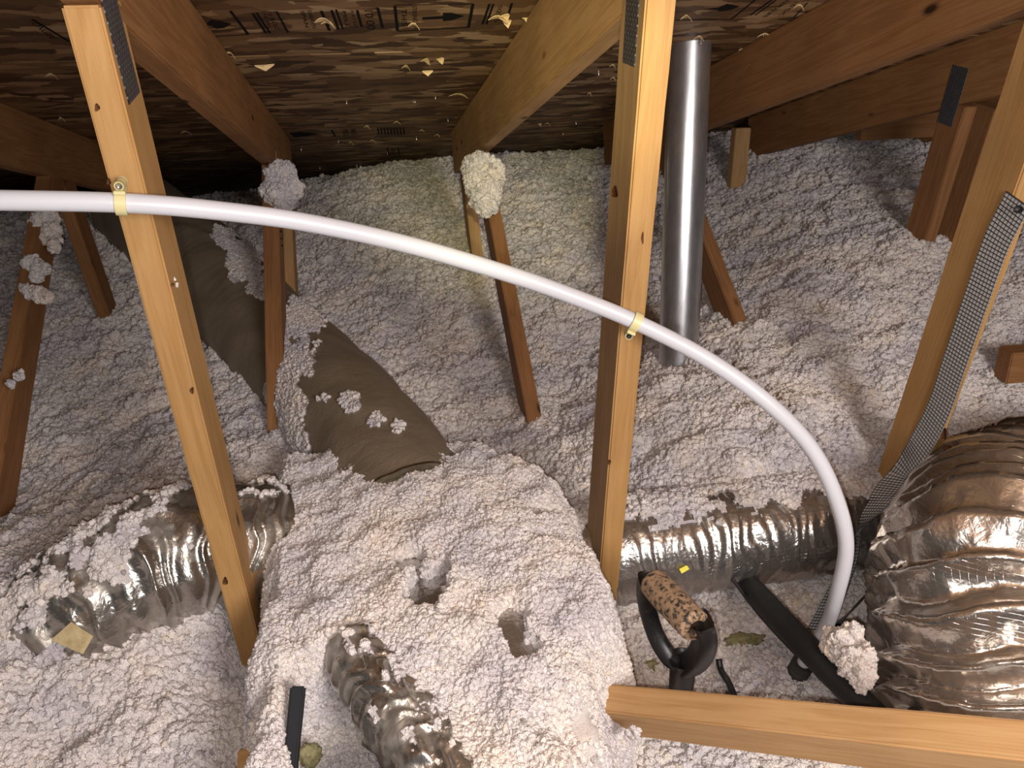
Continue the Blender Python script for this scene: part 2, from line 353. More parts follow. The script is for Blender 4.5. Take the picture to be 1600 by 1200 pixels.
def fluff_obj(name, V, Fc, dens, size, parent=None, base=None):
    me = mesh(name, V, Fc, base or FLUFF_BASE)
    for nm, arr in (('dens', dens), ('size', size)):
        a = me.attributes.new(nm, 'FLOAT', 'POINT'); a.data.foreach_set('value', np.broadcast_to(np.asarray(arr, float), (len(V),)).astype(np.float32).copy())
    o = link(name, me, parent); md = o.modifiers.new('fluff', 'NODES'); md.node_group = GN; return o

# ---------------------------------------------------------------- terrain of the loose fill
CTRL = [(.36, 1.73, -.91), (-.28, 1.84, -.88), (-.9, 1.73, -.99), (-.86, 2.6, -.84), (.95, 1.80, -.735), (1.56, 1.97, -.58), (1.66, 1.9, -.60),
        (.384, 3.84, -.535), (1.06, 3.86, -.54), (1.6, 3.4, -.43), (1.9, 3.23, -.375), (2.56, 3.31, -.395), (-.02, 4.37, -.69), (-.35, 4.9, -.90),
        (-.93, 4.4, -.79), (-1.27, 3.6, -.66), (-1.8, 3.9, -.70), (-.4, .68, -.99), (-1.1, 1.2, -.96), (-1.3, 2.0, -.95),
        (.86, 1.60, -.735), (.93, 1.40, -.745), (.62, 1.42, -.79), (.40, 1.40, -.88), (1.3, 1.4, -.76), (1.5, 1.2, -.80), (2.2, 1.8, -.6), (2.6, 2.4, -.5),
        (.83, 2.0, -.80), (.35, 2.6, -.72), (-.3, 2.7, -.80), (1.3, 2.5, -.63), (.0, 1.2, -1.0), (.2, .7, -1.0), (.7, .5, -1.03), (1.4, .5, -1.0), (-1.2, .5, -1.0), (3.2, 3, -.45), (-2.6, 3, -.8), (-2.5, 1, -.95)]
CTRL += [tuple(at(px, py, d) - np.array([0, 0, CAM_Z])) for px, py, d in ((330, 985, 1.315), (375, 1055, 1.315), (265, 1005, 1.245), (165, 1035, 1.215), (85, 1015, 1.22), (35, 950, 1.25), (20, 900, 1.32), (100, 1150, 1.13), (300, 1150, 1.15))]
C = np.array(CTRL); K = len(C)
def _phi(r2): return .5 * r2 * np.log(r2 + 1e-9)
A = np.zeros((K + 3, K + 3)); d2 = ((C[:, None, :2] - C[None, :, :2]) ** 2).sum(-1)
A[:K, :K] = _phi(d2) + np.eye(K) * .002; A[:K, K:] = np.c_[np.ones(K), C[:, :2]]; A[K:, :K] = A[:K, K:].T
CO = np.linalg.solve(A, np.r_[C[:, 2], 0, 0, 0])
def terrain(x, y):
    x = np.asarray(x, float); y = np.asarray(y, float)
    r2 = (x[..., None] - C[:, 0]) ** 2 + (y[..., None] - C[:, 1]) ** 2
    z = (_phi(r2) @ CO[:K]) + CO[K] + CO[K + 1] * x + CO[K + 2] * y
    hole = sm(.22, .30, x) * (1 - sm(1.02, 1.10, x)) * (1 - sm(1.165, 1.215, y + .02 * np.sin(x * 23)))   # trough in front of the straight duct
    z = z * (1 - hole) + -1.035 * hole
    z = z + .035 * (fbm(x * 6, y * 6, 3) - .5) + .028 * (vn(x * 19, y * 19, 8) - .5) + .020 * (vn(x * 40, y * 40, 9) - .5) + .010 * (1 - np.abs(2 * vn(x * 16, y * 16, 19) - 1))
    return np.minimum(z + CAM_Z, roof_z(y) - .012)
xs = np.arange(-2.7, 3.25, .0165); ys = np.arange(.30, 5.2, .0165)
X, Y = np.meshgrid(xs, ys, indexing='ij'); Z = terrain(X, Y)
view = (np.abs(X - .19 * Y) < .80 * Y + .25)
dens = np.where(view, 27000 * (1 - sm(1.2, 3.0, Y)) + 8500, 0.0)
size = .78 + .58 * sm(1.2, 3.2, Y)
floor_fill = fluff_obj('loose_insulation', np.stack([X, Y, Z], -1).reshape(-1, 3), grid_faces(len(xs), len(ys)), dens.reshape(-1), size.reshape(-1))
prop(floor_fill, 'grey white loose-fill insulation blanketing the whole attic floor', 'insulation', kind='stuff')

# heap over the plenum
def inside_poly(x, y, poly):
    poly = np.array(poly); n = len(poly); dmin = np.full(x.shape, 9.0); ins = np.zeros(x.shape, bool)
    for i in range(n):
        a = poly[i]; b = poly[(i + 1) % n]; e = b - a
        t = np.clip(((x - a[0]) * e[0] + (y - a[1]) * e[1]) / (e @ e), 0, 1)
        dmin = np.minimum(dmin, np.hypot(x - a[0] - t * e[0], y - a[1] - t * e[1]))
        c = ((a[1] > y) != (b[1] > y)) & (x < (b[0] - a[0]) * (y - a[1]) / (b[1] - a[1] + 1e-12) + a[0]); ins ^= c
    return np.where(ins, dmin, -dmin)
def on_z(px, py, z):
    r = ray(px, py); return (r * z / r[2])[:2].tolist()
HEAP = [(-.33, .36)] + [on_z(px, py, z) for px, py, z in ((366, 1200, -.86), (372, 1100, -.87), (390, 1050, -.87), (404, 985, -.86))] + [(-.243, 1.06), (-.243, 1.22)] + [on_z(px, py, z) for px, py, z in (
    (415, 712, -.80), (470, 693, -.79), (540, 682, -.775), (640, 680, -.775), (730, 690, -.79), (800, 714, -.80), (870, 752, -.81), (915, 800, -.83))] + [(.342, 1.20), (.342, 1.10)] + [on_z(px, py, z) for px, py, z in (
    (938, 885, -.86), (962, 935, -.87), (982, 1000, -.87), (992, 1050, -.87), (960, 1080, -.87), (955, 1150, -.87), (925, 1200, -.87))] + [(.16, .36)]
CUT = [on_z(px, py, z) for px, py, z in ((452, 1260, -.84), (455, 1190, -.84), (456, 1100, -.84), (478, 1078, -.83), (512, 1052, -.82), (545, 1046, -.81), (575, 1075, -.81), (592, 1120, -.82), (625, 1190, -.83), (640, 1260, -.83))]
def heap_h(x, y):
    sd = inside_poly(x, y, HEAP) + .035 * (fbm(x * 13, y * 13, 31) - .5) + .02 * (vn(x * 40, y * 40, 4) - .5)
    cd_ = inside_poly(x, y, CUT) + .02 * (fbm(x * 22, y * 22, 37) - .5)
    top = -.745 - .03 * sm(.05, .32, np.abs(x - .06)) - .05 * (1 - sm(.55, .95, y)) - .02 * sm(1.2, 1.45, y)
    z = -1.06 + (top + 1.06) * np.sqrt(np.clip(sm(-.022, .055, sd), 0, 1))
    z = z - 0.30 * sm(-.012, .022, cd_)
    z = z + .020 * (fbm(x * 8, y * 8, 11) - .5) + .022 * (vn(x * 25, y * 25, 12) - .5) + .011 * (vn(x * 55, y * 55, 13) - .5)
    return z, sd, cd_
xs = np.arange(-.40, .46, .007); ys = np.arange(.36, 1.52, .007); X, Y = np.meshgrid(xs, ys, indexing='ij'); Zh, sd, cd_ = heap_h(X, Y)
def spot(px, py, d, r, s):
    p = on_z(px, py, -.800 if py < 1000 else -.825); q = np.hypot(X - p[0], (Y - p[1]) * .8) + .03 * (fbm(X * 45, Y * 45, s) - .5); return 1 - sm(r * .8, r, q)
bare = np.maximum.reduce([spot(645, 915, 1.13, .026, 3), spot(672, 960, 1.11, .034, 4), spot(695, 935, 1.12, .016, 14), spot(803, 1020, 1.03, .026, 5), spot(818, 1058, 1.01, .026, 6), spot(912, 1140, .98, .024, 7)])
Zp = -.766 - .03 * sm(.05, .32, np.abs(X - .06)) - .05 * (1 - sm(.55, .95, Y)) - .02 * sm(1.2, 1.45, Y)
Zh = Zh * (1 - bare) + (Zp - .012) * bare
keep = (sd > -.04)
dn = np.where(keep & (bare < .35) & (cd_ < .03), 80000, 0.0)
V = np.stack([X, Y, Zh + CAM_Z], -1).reshape(-1, 3); Fq = grid_faces(len(xs), len(ys)); Fq = Fq[keep.reshape(-1)[Fq].all(1) & (cd_.reshape(-1)[Fq] < .05).all(1)]
heap = fluff_obj('insulation_heap', V, Fq, dn.reshape(-1), .47)
prop(heap, 'pale heap of loose-fill insulation burying the duct plenum between the two front posts', 'insulation', kind='stuff')

# floor boards below everything (gypsum ceiling of the rooms underneath)
bm = box_bm(6.4, 5.6, .02, 0); GYPS = plain('gypsum', (.5, .48, .45), .9)
prop(link('floor', bm_mesh('floor', bm, GYPS), None, Matrix.Translation((.3, 2.6, -.012))), kind='structure')

# ---------------------------------------------------------------- roof deck
ceiling = empty('ceiling', (0, 0, CAM_Z + ROOF_H / CP)); prop(ceiling, kind='structure')
RX = np.array([1.0, 0, 0])
def roof_frame(y):                         # matrix whose local x runs across, local y down the slope, z into the deck
    p = np.array([0, y, roof_z(y)]); Rr = np.stack([RX, DOWN, NUP], 1)
    return Matrix.Translation(p.tolist()) @ Matrix(Rr.tolist()).to_4x4()
seams = [-1.3, .42, 1.865, 3.25, 5.6]
panels = []
for i in range(4):
    y0, y1 = seams[i] + .004, seams[i + 1] - .004; Lh = (y1 - y0) / CP
    for x0, x1 in ((-2.9, .97 if i % 2 == 0 else 1.575), (.976 if i % 2 == 0 else 1.581, 3.6)):
        bm = box_bm(x1 - x0, Lh, .011, .0015)
        mw = roof_frame((y0 + y1) / 2) @ Matrix.Translation(((x0 + x1) / 2, 0, .0055))
        panels.append((link('panel', bm_mesh('panel', bm, OSB), ceiling, mw), y0, y1, x0, x1))
def panel_for(p):
    for q in panels:
        if q[1] - .01 <= p[1] <= q[2] + .01 and q[3] <= p[0] <= q[4]: return q[0]
    return panels[0][0]
def world_child(name, me, parent):         # geometry given in world space, parented to a panel of the ceiling
    o = bpy.data.objects.new(name, me); COL.objects.link(o); o.parent = parent
    o.matrix_basis = (Matrix.Translation(ceiling.location) @ parent.matrix_basis).inverted(); return o
# --- ink stamps on the deck (pixel outlines laid on the deck plane)
def ink_quads(polys):
    V, Fc = [], []
    for poly in polys:
        b = len(V); V += [roof_at(x, y, .0006) for x, y in poly]; Fc.append(tuple(range(b, b + len(poly))))
    return V, Fc
def bar(x0, y0, x1, y1, w=4): return [(x0 - w / 2, y0), (x0 + w / 2, y0), (x1 + w / 2, y1), (x1 - w / 2, y1)]
def hline(x0, y0, x1, y1, w=1.6): return [(x0, y0 - w / 2), (x1, y1 - w / 2), (x1, y1 + w / 2), (x0, y0 + w / 2)]
def glyphs(txt, pc, w_px, h_px, slant):    # lettering turned a quarter turn, as on the sheet
    cu = bpy.data.curves.new('t', 'FONT'); cu.body = txt; cu.align_x = 'CENTER'; cu.align_y = 'CENTER'
    to = bpy.data.objects.new('t', cu); COL.objects.link(to); dg = bpy.context.evaluated_depsgraph_get()
    me = bpy.data.meshes.new_from_object(to.evaluated_get(dg)); v = np.array([x.co[:2] for x in me.vertices]); f = [tuple(p.vertices) for p in me.polygons]
    bpy.data.objects.remove(to); bpy.data.curves.remove(cu); bpy.data.meshes.remove(me)
    v = v / (v.max(0) - v.min(0)); cx, cy = pc
    px = cx + v[:, 1] * w_px + slant * (v[:, 0]) * h_px; py = cy + v[:, 0] * h_px
    return [roof_at(a, b, .0006) for a, b in zip(px, py)], f
def stamp(polys=(), texts=()):
    V, Fc = ink_quads(polys)
    for t in texts:
        v, f = glyphs(*t); b = len(V); V += v; Fc += [tuple(i + b for i in q) for q in f]
    c = np.mean(V, 0); o = world_child('ink_stamp', mesh('ink_stamp', V, Fc, INK, False), panel_for(c)); o['label'] = 'black printed grading stamp'
stamp([[(322, 38), (330, 31), (345, 33), (362, 37), (350, 44), (338, 45), (331, 41)], bar(360, 17, 388, 54, 5), hline(334, 57, 388, 54, 1.2)])
stamp([bar(395, 21, 416, 52, 5), bar(401, 20, 422, 52, 4), bar(432, 18, 450, 51, 3.5)],
      [('HI WLS', (418, 35), 6, 27, .4), ('E ROC', (427, 34), 7, 24, .5)])
stamp([bar(502, 17, 515, 48, 5), bar(518, 16, 529, 46, 4.5), bar(525, 15, 536, 46, 3.5), bar(558, 16, 565, 42, 4.5), bar(590, 12, 598, 44, 4.5)],
      [('SHEATH', (487, 30), 7, 28, .3), ('SPAN', (476, 30), 6, 26, .3), ('MILL', (540, 30), 6, 26, .25), ('RATED', (553, 30), 5, 26, .25), ('10 00', (577, 30), 13, 30, .16)])
stamp([bar(617, 9, 621, 48, 5), bar(739, 6, 732, 43, 5), hline(618, 8, 739, 6, 1), hline(621, 49, 733, 43, 1.2),
       [(660, 27), (692, 25), (692, 20), (706, 20), (726, 25), (706, 32), (692, 33), (692, 29.5), (660, 31)]],
      [('THIS', (631, 28), 9, 26, .05), ('STRENGTH', (648, 27), 7, 36, .05)])
stamp([bar(765, 6, 754, 38, 4), bar(771, 6, 760, 38, 3.5), bar(800, 5, 790, 36, 4)], [('SIZED', (778, 22), 6, 26, -.3)])
stamp([[(1098, 14), (1122, 12), (1136, 6), (1156, 10), (1140, 16), (1124, 18), (1120, 15.5)], bar(1180, 0, 1143, 30, 3), hline(1056, 32, 1144, 30, 1)])
stamp([bar(1206, 0, 1172, 24, 3.5), bar(1213, 0, 1180, 24, 2.5), bar(1262, 4, 1240, 28, 2)], [('EXPOSURE', (1212, 14), 7, 26, -1.4), ('16 OC', (1232, 14), 6, 22, -1.2)])
stamp([bar(50, 30, 108, 65, 5)], [('TONGUE', (66, 46), 12, 30, 1.3)])
stamp([bar(518, 203, 524, 213, 3), [(452, 208), (470, 206), (500, 210), (470, 214), (460, 215)]], [('MADE', (540, 207), 10, 10, .3), ('PANEL', (552, 206), 9, 10, .3)])
stamp([bar(590 + 5 * k, 199, 592 + 5 * k, 210, 2.2) for k in range(9)])
stamp([bar(714, 193, 710, 206, 2.5), bar(605, 231, 608, 243, 2), bar(622, 230, 624, 242, 2)], [('HALF', (614, 236), 8, 9, .1)])
# --- nails and torn strands under the deck
def splinter(px, py, ws, hs, ang, curl=.012):
    p = roof_at(px, py, .001); k = np.linalg.norm(p - np.array([0, 0, CAM_Z])) / 1200
    a = math.radians(ang); n = 7; V, Fc = [], []
    sd_ = random.random() * 99
    for i in range(n):
        t = i / (n - 1) - .5; wv_ = (1 - (2 * abs(t)) ** 1.7) * (.5 + .9 * vn(np.array([i * 1.3 + sd_]), np.array([0.]), 5)[0])
        u = t * ws * k; drop = curl * (abs(t) * 2) ** 2 * (.4 + .6 * (t > 0))
        for sgn in (-1, 1):
            q = sgn * hs * k * .5 * wv_ * 1.8
            V.append(p + RX * (u * math.cos(a) - q * math.sin(a)) + DOWN * (u * math.sin(a) + q * math.cos(a)) - NUP * (drop + .001))
    n2 = len(V); V += [v + NUP * .0012 for v in V]
    for i in range(n - 1):
        a0 = 2 * i; Fc += [(a0, a0 + 1, a0 + 3, a0 + 2), (n2 + a0, n2 + a0 + 2, n2 + a0 + 3, n2 + a0 + 1), (a0, a0 + 2, n2 + a0 + 2, n2 + a0), (a0 + 1, n2 + a0 + 1, n2 + a0 + 3, a0 + 3)]
    o = world_child('torn_strand', mesh('torn_strand', V, Fc, SPLIT, False), panel_for(p))
for a in [(505, 30, 26, 10, -10), (512, 34, 20, 7, 20), (778, 26, 28, 9, -5), (786, 24, 16, 10, 40), (792, 32, 12, 9, 70), (664, 93, 14, 9, 20), (687, 91, 12, 7, 50), (716, 147, 28, 7, 5),
          (620, 190, 11, 6, 0), (573, 197, 9, 6, 10), (413, 101, 6, 14, 80), (634, 103, 12, 5, 0), (668, 110, 5, 12, 85), (795, 77, 10, 4, -10), (646, 37, 16, 6, 0), (1072, 25, 16, 8, -30), (1092, 57, 14, 4, -10),
          (1160, 76, 14, 4, 20), (1150, 84, 14, 3, 0), (1118, 103, 9, 3, 0), (1195, 53, 20, 5, -15), (1248, 8, 14, 6, -20), (80, 116, 14, 6, 10), (96, 184, 8, 4, 0), (290, 205, 16, 4, -20), (659, 203, 8, 5, 0), (683, 210, 9, 4, 10),
          (582, 219, 10, 4, 0), (826, 27, 8, 14, 75), (358, 82, 14, 5, 0), (548, 222, 7, 3, 0), (855, 192, 8, 3, 0), (843, 193, 6, 4, 30), (921, 145, 7, 3, 0), (957, 101, 9, 3, 0), (958, 121, 9, 3, 0)]:
    splinter(*a)
def nail(px, py, length, r=.0013, tilt=(0, 0)):
    p = roof_at(px, py); q = p - NUP * length + np.array([tilt[0], tilt[1], 0]) * length
    V, Fc, _ = tube([p + NUP * .004, (p * .15 + q * .85), q], 6, 8, lambda t: r * np.where(t > .82, (1 - t) / .18 * .9 + .1, 1))
    world_child('nail', mesh('nail', V, Fc, NAILM), panel_for(p))
for px, py, L in [(650, 213, .016), (529, 219, .012), (605, 237, .014), (557, 257, .012), (500, 261, .01), (1180, 72, .030), (1193, 56, .026), (1155, 84, .024), (1118, 104, .014), (1096, 60, .016), (542, 157, .012), (648, 157, .008), (645, 157, .008),
                  (680, 150, .01), (1240, 40, .02), (470, 232, .012), (900, 190, .012), (880, 207, .012), (935, 110, .015), (970, 98, .015), (700, 186, .01), (826, 40, .026), (829, 40, .022)]:
    nail(px, py, L, tilt=(random.uniform(-.2, .2), random.uniform(-.1, .1)))

def slab(name, quad, mat, thick=.001, parent=None, sub=1):
    q = np.array(quad); n = np.cross(q[1] - q[0], q[3] - q[0]); n /= np.linalg.norm(n)
    if n @ M[:, 2] > 0: n = -n
    V = list(q) + list(q + n * thick); Fc = [(0, 1, 2, 3), (4, 7, 6, 5), (0, 4, 5, 1), (1, 5, 6, 2), (2, 6, 7, 3), (3, 7, 4, 0)]
    return link(name, mesh(name, V, Fc, mat, False), parent)
# ---------------------------------------------------------------- trusses
PLATE_BUMP = None
def mk_plate():
    m, nt, b = newmat('nail_plate_steel'); tc = nt.nodes.new('ShaderNodeTexCoord')
    br = nd(nt, 'ShaderNodeTexBrick'); br.offset = .5; br.inputs['Scale'].default_value = 1; br.inputs['Brick Width'].default_value = .011; br.inputs['Row Height'].default_value = .0052; br.inputs['Mortar Size'].default_value = .0013
    br.inputs['Color1'].default_value = (.02, .02, .024, 1); br.inputs['Color2'].default_value = (.10, .10, .12, 1); br.inputs['Mortar'].default_value = (.34, .34, .38, 1)
    nt.links.new(tc.outputs['Object'], br.inputs['Vector']); n = nd(nt, 'ShaderNodeTexNoise', Scale=60.0, Detail=3.0); nt.links.new(tc.outputs['Object'], n.inputs['Vector'])
    nt.links.new(mix(nt, .5, br.outputs['Color'], mix(nt, 1.0, br.outputs['Color'], n.outputs['Color'], 'MULTIPLY')), b.inputs['Base Color']); b.inputs['Metallic'].default_value = .7; b.inputs['Roughness'].default_value = .38
    bump(nt, br.outputs['Fac'], .6, .001, b); return m
PLATE = mk_plate()
def zc(v): return v + CAM_Z
CH = .155
def truss(Xc, label, cmat, webs, plates=(), y_end=3.05, group=None):
    t = empty('roof_truss', (Xc, 1.0, zc(.0))); prop(t, label, 'truss', 'roof trusses in a row')
    def cpt(y, off): return np.array([Xc, y, roof_z(y)]) - NUP * off
    member('top_chord', cpt(-.7, CH / 2 + .0008), cpt(y_end, CH / 2 + .0008), .038, CH, cmat, parent=t)
    for (y0, z0, y1, z1, wd, mat) in webs:
        member('web', (Xc, y0, zc(z0)), (Xc, y1, zc(z1)), wd, .089, mat, parent=t)
    for (face, y0, z0, y1, z1, ww) in plates:
        x = Xc + face * .0198
        L, mw = place((x, y0, zc(z0)), (x, y1, zc(z1)), (0, 1, 0)); bm = box_bm(L, ww, .0012, 0)
        link('nail_plate', bm_mesh('nail_plate', bm, PLATE), t, mw)
    return t
diag = (2.60, -.27, 1.58, -1.01)
T1 = truss(-.270, 'truss with the bright front post carrying the left end of the white pipe', PINE_OLD,
      [(1.000, .045, 1.130, -1.02, .038, PINE), (2.52, -.33, 1.62, -1.02, .044, PINE_RED), (2.86, -.46, 2.30, -.95, .038, PINE_PALE)], [(1, .985, .10, 1.012, -.055, .058)])
T2 = truss(.365, 'truss with the bright front post in mid picture, white pipe clamped across it', PINE_PALE,
      [(1.000, .045, 1.130, -1.02, .038, PINE), (2.50, -.29, 1.60, -1.01, .038, PINE_RED), (2.80, -.44, 2.52, -.90, .038, PINE_PALE)], [(-1, .995, .10, 1.008, -.036, .046)])
T3 = truss(.966, 'truss behind the vent pipe with a front post wearing a mesh strap', PINE_OLD,
      [(1.000, .045, 1.150, -1.03, .038, PINE), (2.50, -.29, 1.60, -.92, .038, PINE_RED)])
truss(1.580, 'dark truss on the far right with a doubled upright', PINE_OLD,
      [(1.905, -.19, 1.990, -.80, .038, PINE_RED)], [(-1, 1.905, -.10, 1.925, -.245, .06)])
truss(2.190, 'farthest truss on the right, seen only below the dark beam', PINE_OLD, [(2.3, -.30, 2.3, -.80, .038, PINE_RED)])
truss(-.885, 'dark truss at the far left, its sloping web flecked with white fluff', PINE_OLD,
      [(2.50, -.33, 1.55, -1.02, .038, PINE_RED), (2.56, -.36, 2.70, -.98, .038, PINE_RED)])
def front_at(px, py):                       # on the front faces of the three posts
    r = ray(px, py); k = .122; t = (.9607 - .0006) / (r[1] + k * r[2]); return r * t + np.array([0, 0, CAM_Z])
def side_at(px, py, x):
    r = ray(px, py); p = r * x / r[0]; return p + np.array([0, 0, CAM_Z])
KNOT = plain('knot_wood', (.16, .065, .024), .7, spec=.2, noise=(300, (.06, .022, .009), .4, .6))
def webs_of(t): return [o for o in t.children if o.name.startswith('web')]
def knot(web, fn, px, py, rx, ry, x=None, name='knot', mat=None):
    c = fn(px, py) if x is None else fn(px, py, x); f = (lambda a, b: fn(a, b)) if x is None else (lambda a, b: fn(a, b, x))
    V = [c]; n = 14
    for i in range(n):
        a = 2 * math.pi * i / n; k = 1 + .18 * math.sin(3 * a + px); V.append(f(px + rx * k * math.cos(a), py + ry * k * math.sin(a)))
    out = np.array([0, -1, -.12]) if x is None else np.array([-1.0 if x > 0 else 1.0, 0, 0])
    V2 = [v + out * .0009 for v in V]; V2[0] = V2[0] - out * .0004
    Fc = [(0, 1 + i, 1 + (i + 1) % n) for i in range(n)] + [(1 + i, 1 + (i + 1) % n, n + 2 + (i + 1) % n, n + 2 + i) for i in range(n)]
    V = V2 + V; link(name, mesh(name, V, Fc, mat or KNOT, True), web)
wl, wm, wr = webs_of(T1)[0], webs_of(T2)[0], webs_of(T3)[0]
for px, py, rx, ry in ((152, 168, 4, 6), (170, 284, 3.5, 5), (352, 908, 4, 6), (300, 610, 3, 5), (270, 445, 2.5, 3)): knot(wl, front_at, px, py, rx, ry)
for px, py, rx, ry in ((952, 722, 2.5, 4), (1004, 372, 1.6, 9)): knot(wm, front_at, px, py, rx, ry)
knot(wm, side_at, 961, 300, 5, 9, .3455)
for px, py, rx, ry in ((1475, 678, 5, 9), (1480, 700, 7, 5)): knot(wr, side_at, px, py, rx, ry, .9465)
for py, dx in ((362, 0), (373, 1), (384, 2)):
    for web in webs_of(T1)[1:2]:
        slab('ink_mark', [at(424 + dx, py, 2.20), at(440 + dx, py - 2, 2.20), at(440 + dx, py + 1, 2.20), at(424 + dx, py + 3, 2.20)], INK, .0008, web)
for web in (wm,):                          # the sawn wide faces of the middle post have greyed
    web.data.materials.append(PINE_WEATHERED)
    for f in web.data.polygons:
        if abs(f.normal.y) > .8: f.material_index = 1
# second ply of the doubled upright
o = member('upright_stud', (1.672, 1.905, zc(-.20)), (1.672, 1.985, zc(-.80)), .038, .089, PINE_RED)
prop(o, 'reddish stud standing just right of the far right truss upright', 'stud')
o = member('blocking', (1.78, 2.62, zc(-.33)), (2.72, 2.62, zc(-.33)), .038, .09, PINE_RED, wdir=(0, 1, 0))
prop(o, 'reddish cross block between trusses in the far right corner', 'wood block')
o = member('stub_post', (1.40, 2.78, zc(-.33)), (1.40, 2.78, zc(-.75)), .06, .04, PINE_PALE)
prop(o, 'short pale stub of wood sunk in insulation under the dark right beam', 'wood post')
o = member('tie_beam', at(1566, 570, 1.75), at(1720, 560, 1.75), .05, .075, PINE_RED, wdir=(0, 1, 0))
prop(o, 'brown beam end at the right edge beside the strapped post', 'beam')

# board in front
o = member('ceiling_joist', at(945, 1107, 1.16), at(1700, 1192, .76), .040, .100, PINE_PALE, wdir=(0, 1, .12))
prop(o, 'pale lumber joist crossing the bottom right corner in front of the shovel grip', 'joist')
o = member('lumber_scrap', at(372, 1208, 1.0), at(452, 1192, 1.02), .05, .03, PINE_PALE, wdir=(0, 1, 0))
prop(o, 'small end of lumber poking out of insulation at the bottom left of the hole', 'lumber')
o = member('dark_post', at(466, 1072, 1.02), at(452, 1216, .98), .018, .02, plain('dark_stain', (.012, .013, .017), .6, spec=.2), wdir=(1, 0, 0))
prop(o, 'thin black upright in the hole beside the small front duct', 'post')

# ---------------------------------------------------------------- metal vent pipe
def mk_steel():
    m, nt, b = newmat('flue_steel'); tc = nt.nodes.new('ShaderNodeTexCoord')
    n = nd(nt, 'ShaderNodeTexNoise', Scale=70.0, Detail=4.0, Roughness=.7); nt.links.new(mapping(nt, tc.outputs['Object'], (1, 1, .25)), n.inputs['Vector'])
    r = ramp(nt, [(.35, (.50, .50, .52)), (.7, (.66, .66, .68))]); nt.links.new(n.outputs[0], r.inputs[0]); nt.links.new(r.outputs[0], b.inputs['Base Color'])
    b.inputs['Metallic'].default_value = .9; b.inputs['Roughness'].default_value = .31
    bump(nt, n.outputs[0], .12, .0008, b); return m
STEEL = mk_steel()
vt = np.array([.797, 1.885, roof_z(1.885)]); vb = at(1060, 560, 2.02)
vent = empty('vent_pipe', vb); prop(vent, 'upright shiny round metal vent pipe running up to the roof deck', 'pipe')
dirv = (vt - vb) / np.linalg.norm(vt - vb); vb2 = vb - dirv * .15
V, Fc, _ = tube([vb2, (vb2 + vt) / 2, vt + dirv * .03], 40, 64, .0505)
link('pipe_body', mesh('pipe_body', V, Fc, STEEL), vent)
sx_ = np.cross(dirv, [0, 1, 0]); sx_ /= np.linalg.norm(sx_)
off = (-np.array([0, 1, 0]) * .55 + sx_ * -.84); off /= np.linalg.norm(off)
V, Fc, _ = tube([vb2 - off * .0495, (vb2 + vt) / 2 - off * .0495, vt - off * .0495], 8, 10, .0026)
link('lock_seam', mesh('lock_seam', V, Fc, STEEL), vent)

# ---------------------------------------------------------------- white plastic water pipe and its clamps
PP = [at(-130, 312, .82), at(0, 313, .83), at(190, 317, .865), at(330, 328, .90), at(480, 348, .94), at(640, 383, .98), at(800, 430, 1.03), at(900, 465, 1.055), at(993, 503, 1.070), at(1100, 558, 1.07), at(1195, 625, 1.07),
      at(1265, 697, 1.085), at(1305, 775, 1.10), at(1322, 850, 1.13), at(1310, 920, 1.18), at(1288, 985, 1.26), at(1256, 1035, 1.31), at(1222, 1095, 1.39), at(1190, 1160, 1.46)]
V, Fc, _ = tube(PP, 220, 28, .0112)
water = prop(link('water_pipe', mesh('water_pipe', V, Fc, PEX)), 'long white plastic water pipe sweeping across the posts and curving down', 'pipe')
def clamp(px, py, d, ang, label, flip):
    c = at(px, py, d); f = M[:, 0]; up = -M[:, 1]; back = M[:, 2]
    i = int(np.argmin([np.linalg.norm(np.asarray(p) - c) for p in PP])); ax = PP[i + 1] - PP[i - 1]; ax /= np.linalg.norm(ax)
    toward = np.array([0, -1.0, -.05]); toward -= (toward @ ax) * ax; toward /= np.linalg.norm(toward); side = np.cross(ax, toward)
    if side[2] < 0: side = -side
    t = empty('pipe_clamp', c); prop(t, label, 'clamp', 'clamps on the white pipe')
    prof = [(a, .0122, .0148) for a in np.linspace(-200, 20, 23)]
    V, Fc = [], []
    for a, r0, r1 in [(x, .0117, .0143) for x in np.linspace(math.radians(-95), math.radians(95), 25)]:
        for r in (r0, r1):
            for s_ in (-.0058, .0058): V.append(c + ax * s_ + (toward * math.cos(a) + side * math.sin(a)) * r)
    for k in range(24):
        b = 4 * k; Fc += [(b, b + 1, b + 5, b + 4), (b + 2, b + 6, b + 7, b + 3), (b, b + 4, b + 6, b + 2), (b + 1, b + 3, b + 7, b + 5)]
    Fc += [(0, 2, 3, 1), (96, 97, 99, 98)]
    link('clamp_band', mesh('clamp_band', V, Fc, CREAM, False), t)
    s = 1 if flip else -1                    # nailing boss
    q = c + side * s * .0205 - toward * .004
    V, Fc, _ = tube([q - toward * .012, q, q + toward * .009, q + toward * .011], 8, 20, lambda t_: .0062 - .0008 * t_); boss = link('nail_boss', mesh('nail_boss', V, Fc, CREAM), t)
    V, Fc, _ = tube([q + toward * .010, q + toward * .0125, q + toward * .013], 5, 14, .0036); link('nail_head', mesh('nail_head', V, Fc, BLACKHOLE if not flip else NAILM), t)
    L, mw = place(c - side * .0005 - ax * .0062 + side * s * .014, c + ax * .0062 + side * s * .014, toward)
    link('foot', bm_mesh('foot', box_bm(L, .026, .0045, .001), CREAM), t, mw)
clamp(190, 317, .865, 0, 'cream pipe clamp on the left front post', True)
clamp(993, 503, 1.070, 0, 'cream pipe clamp on the middle front post', False)

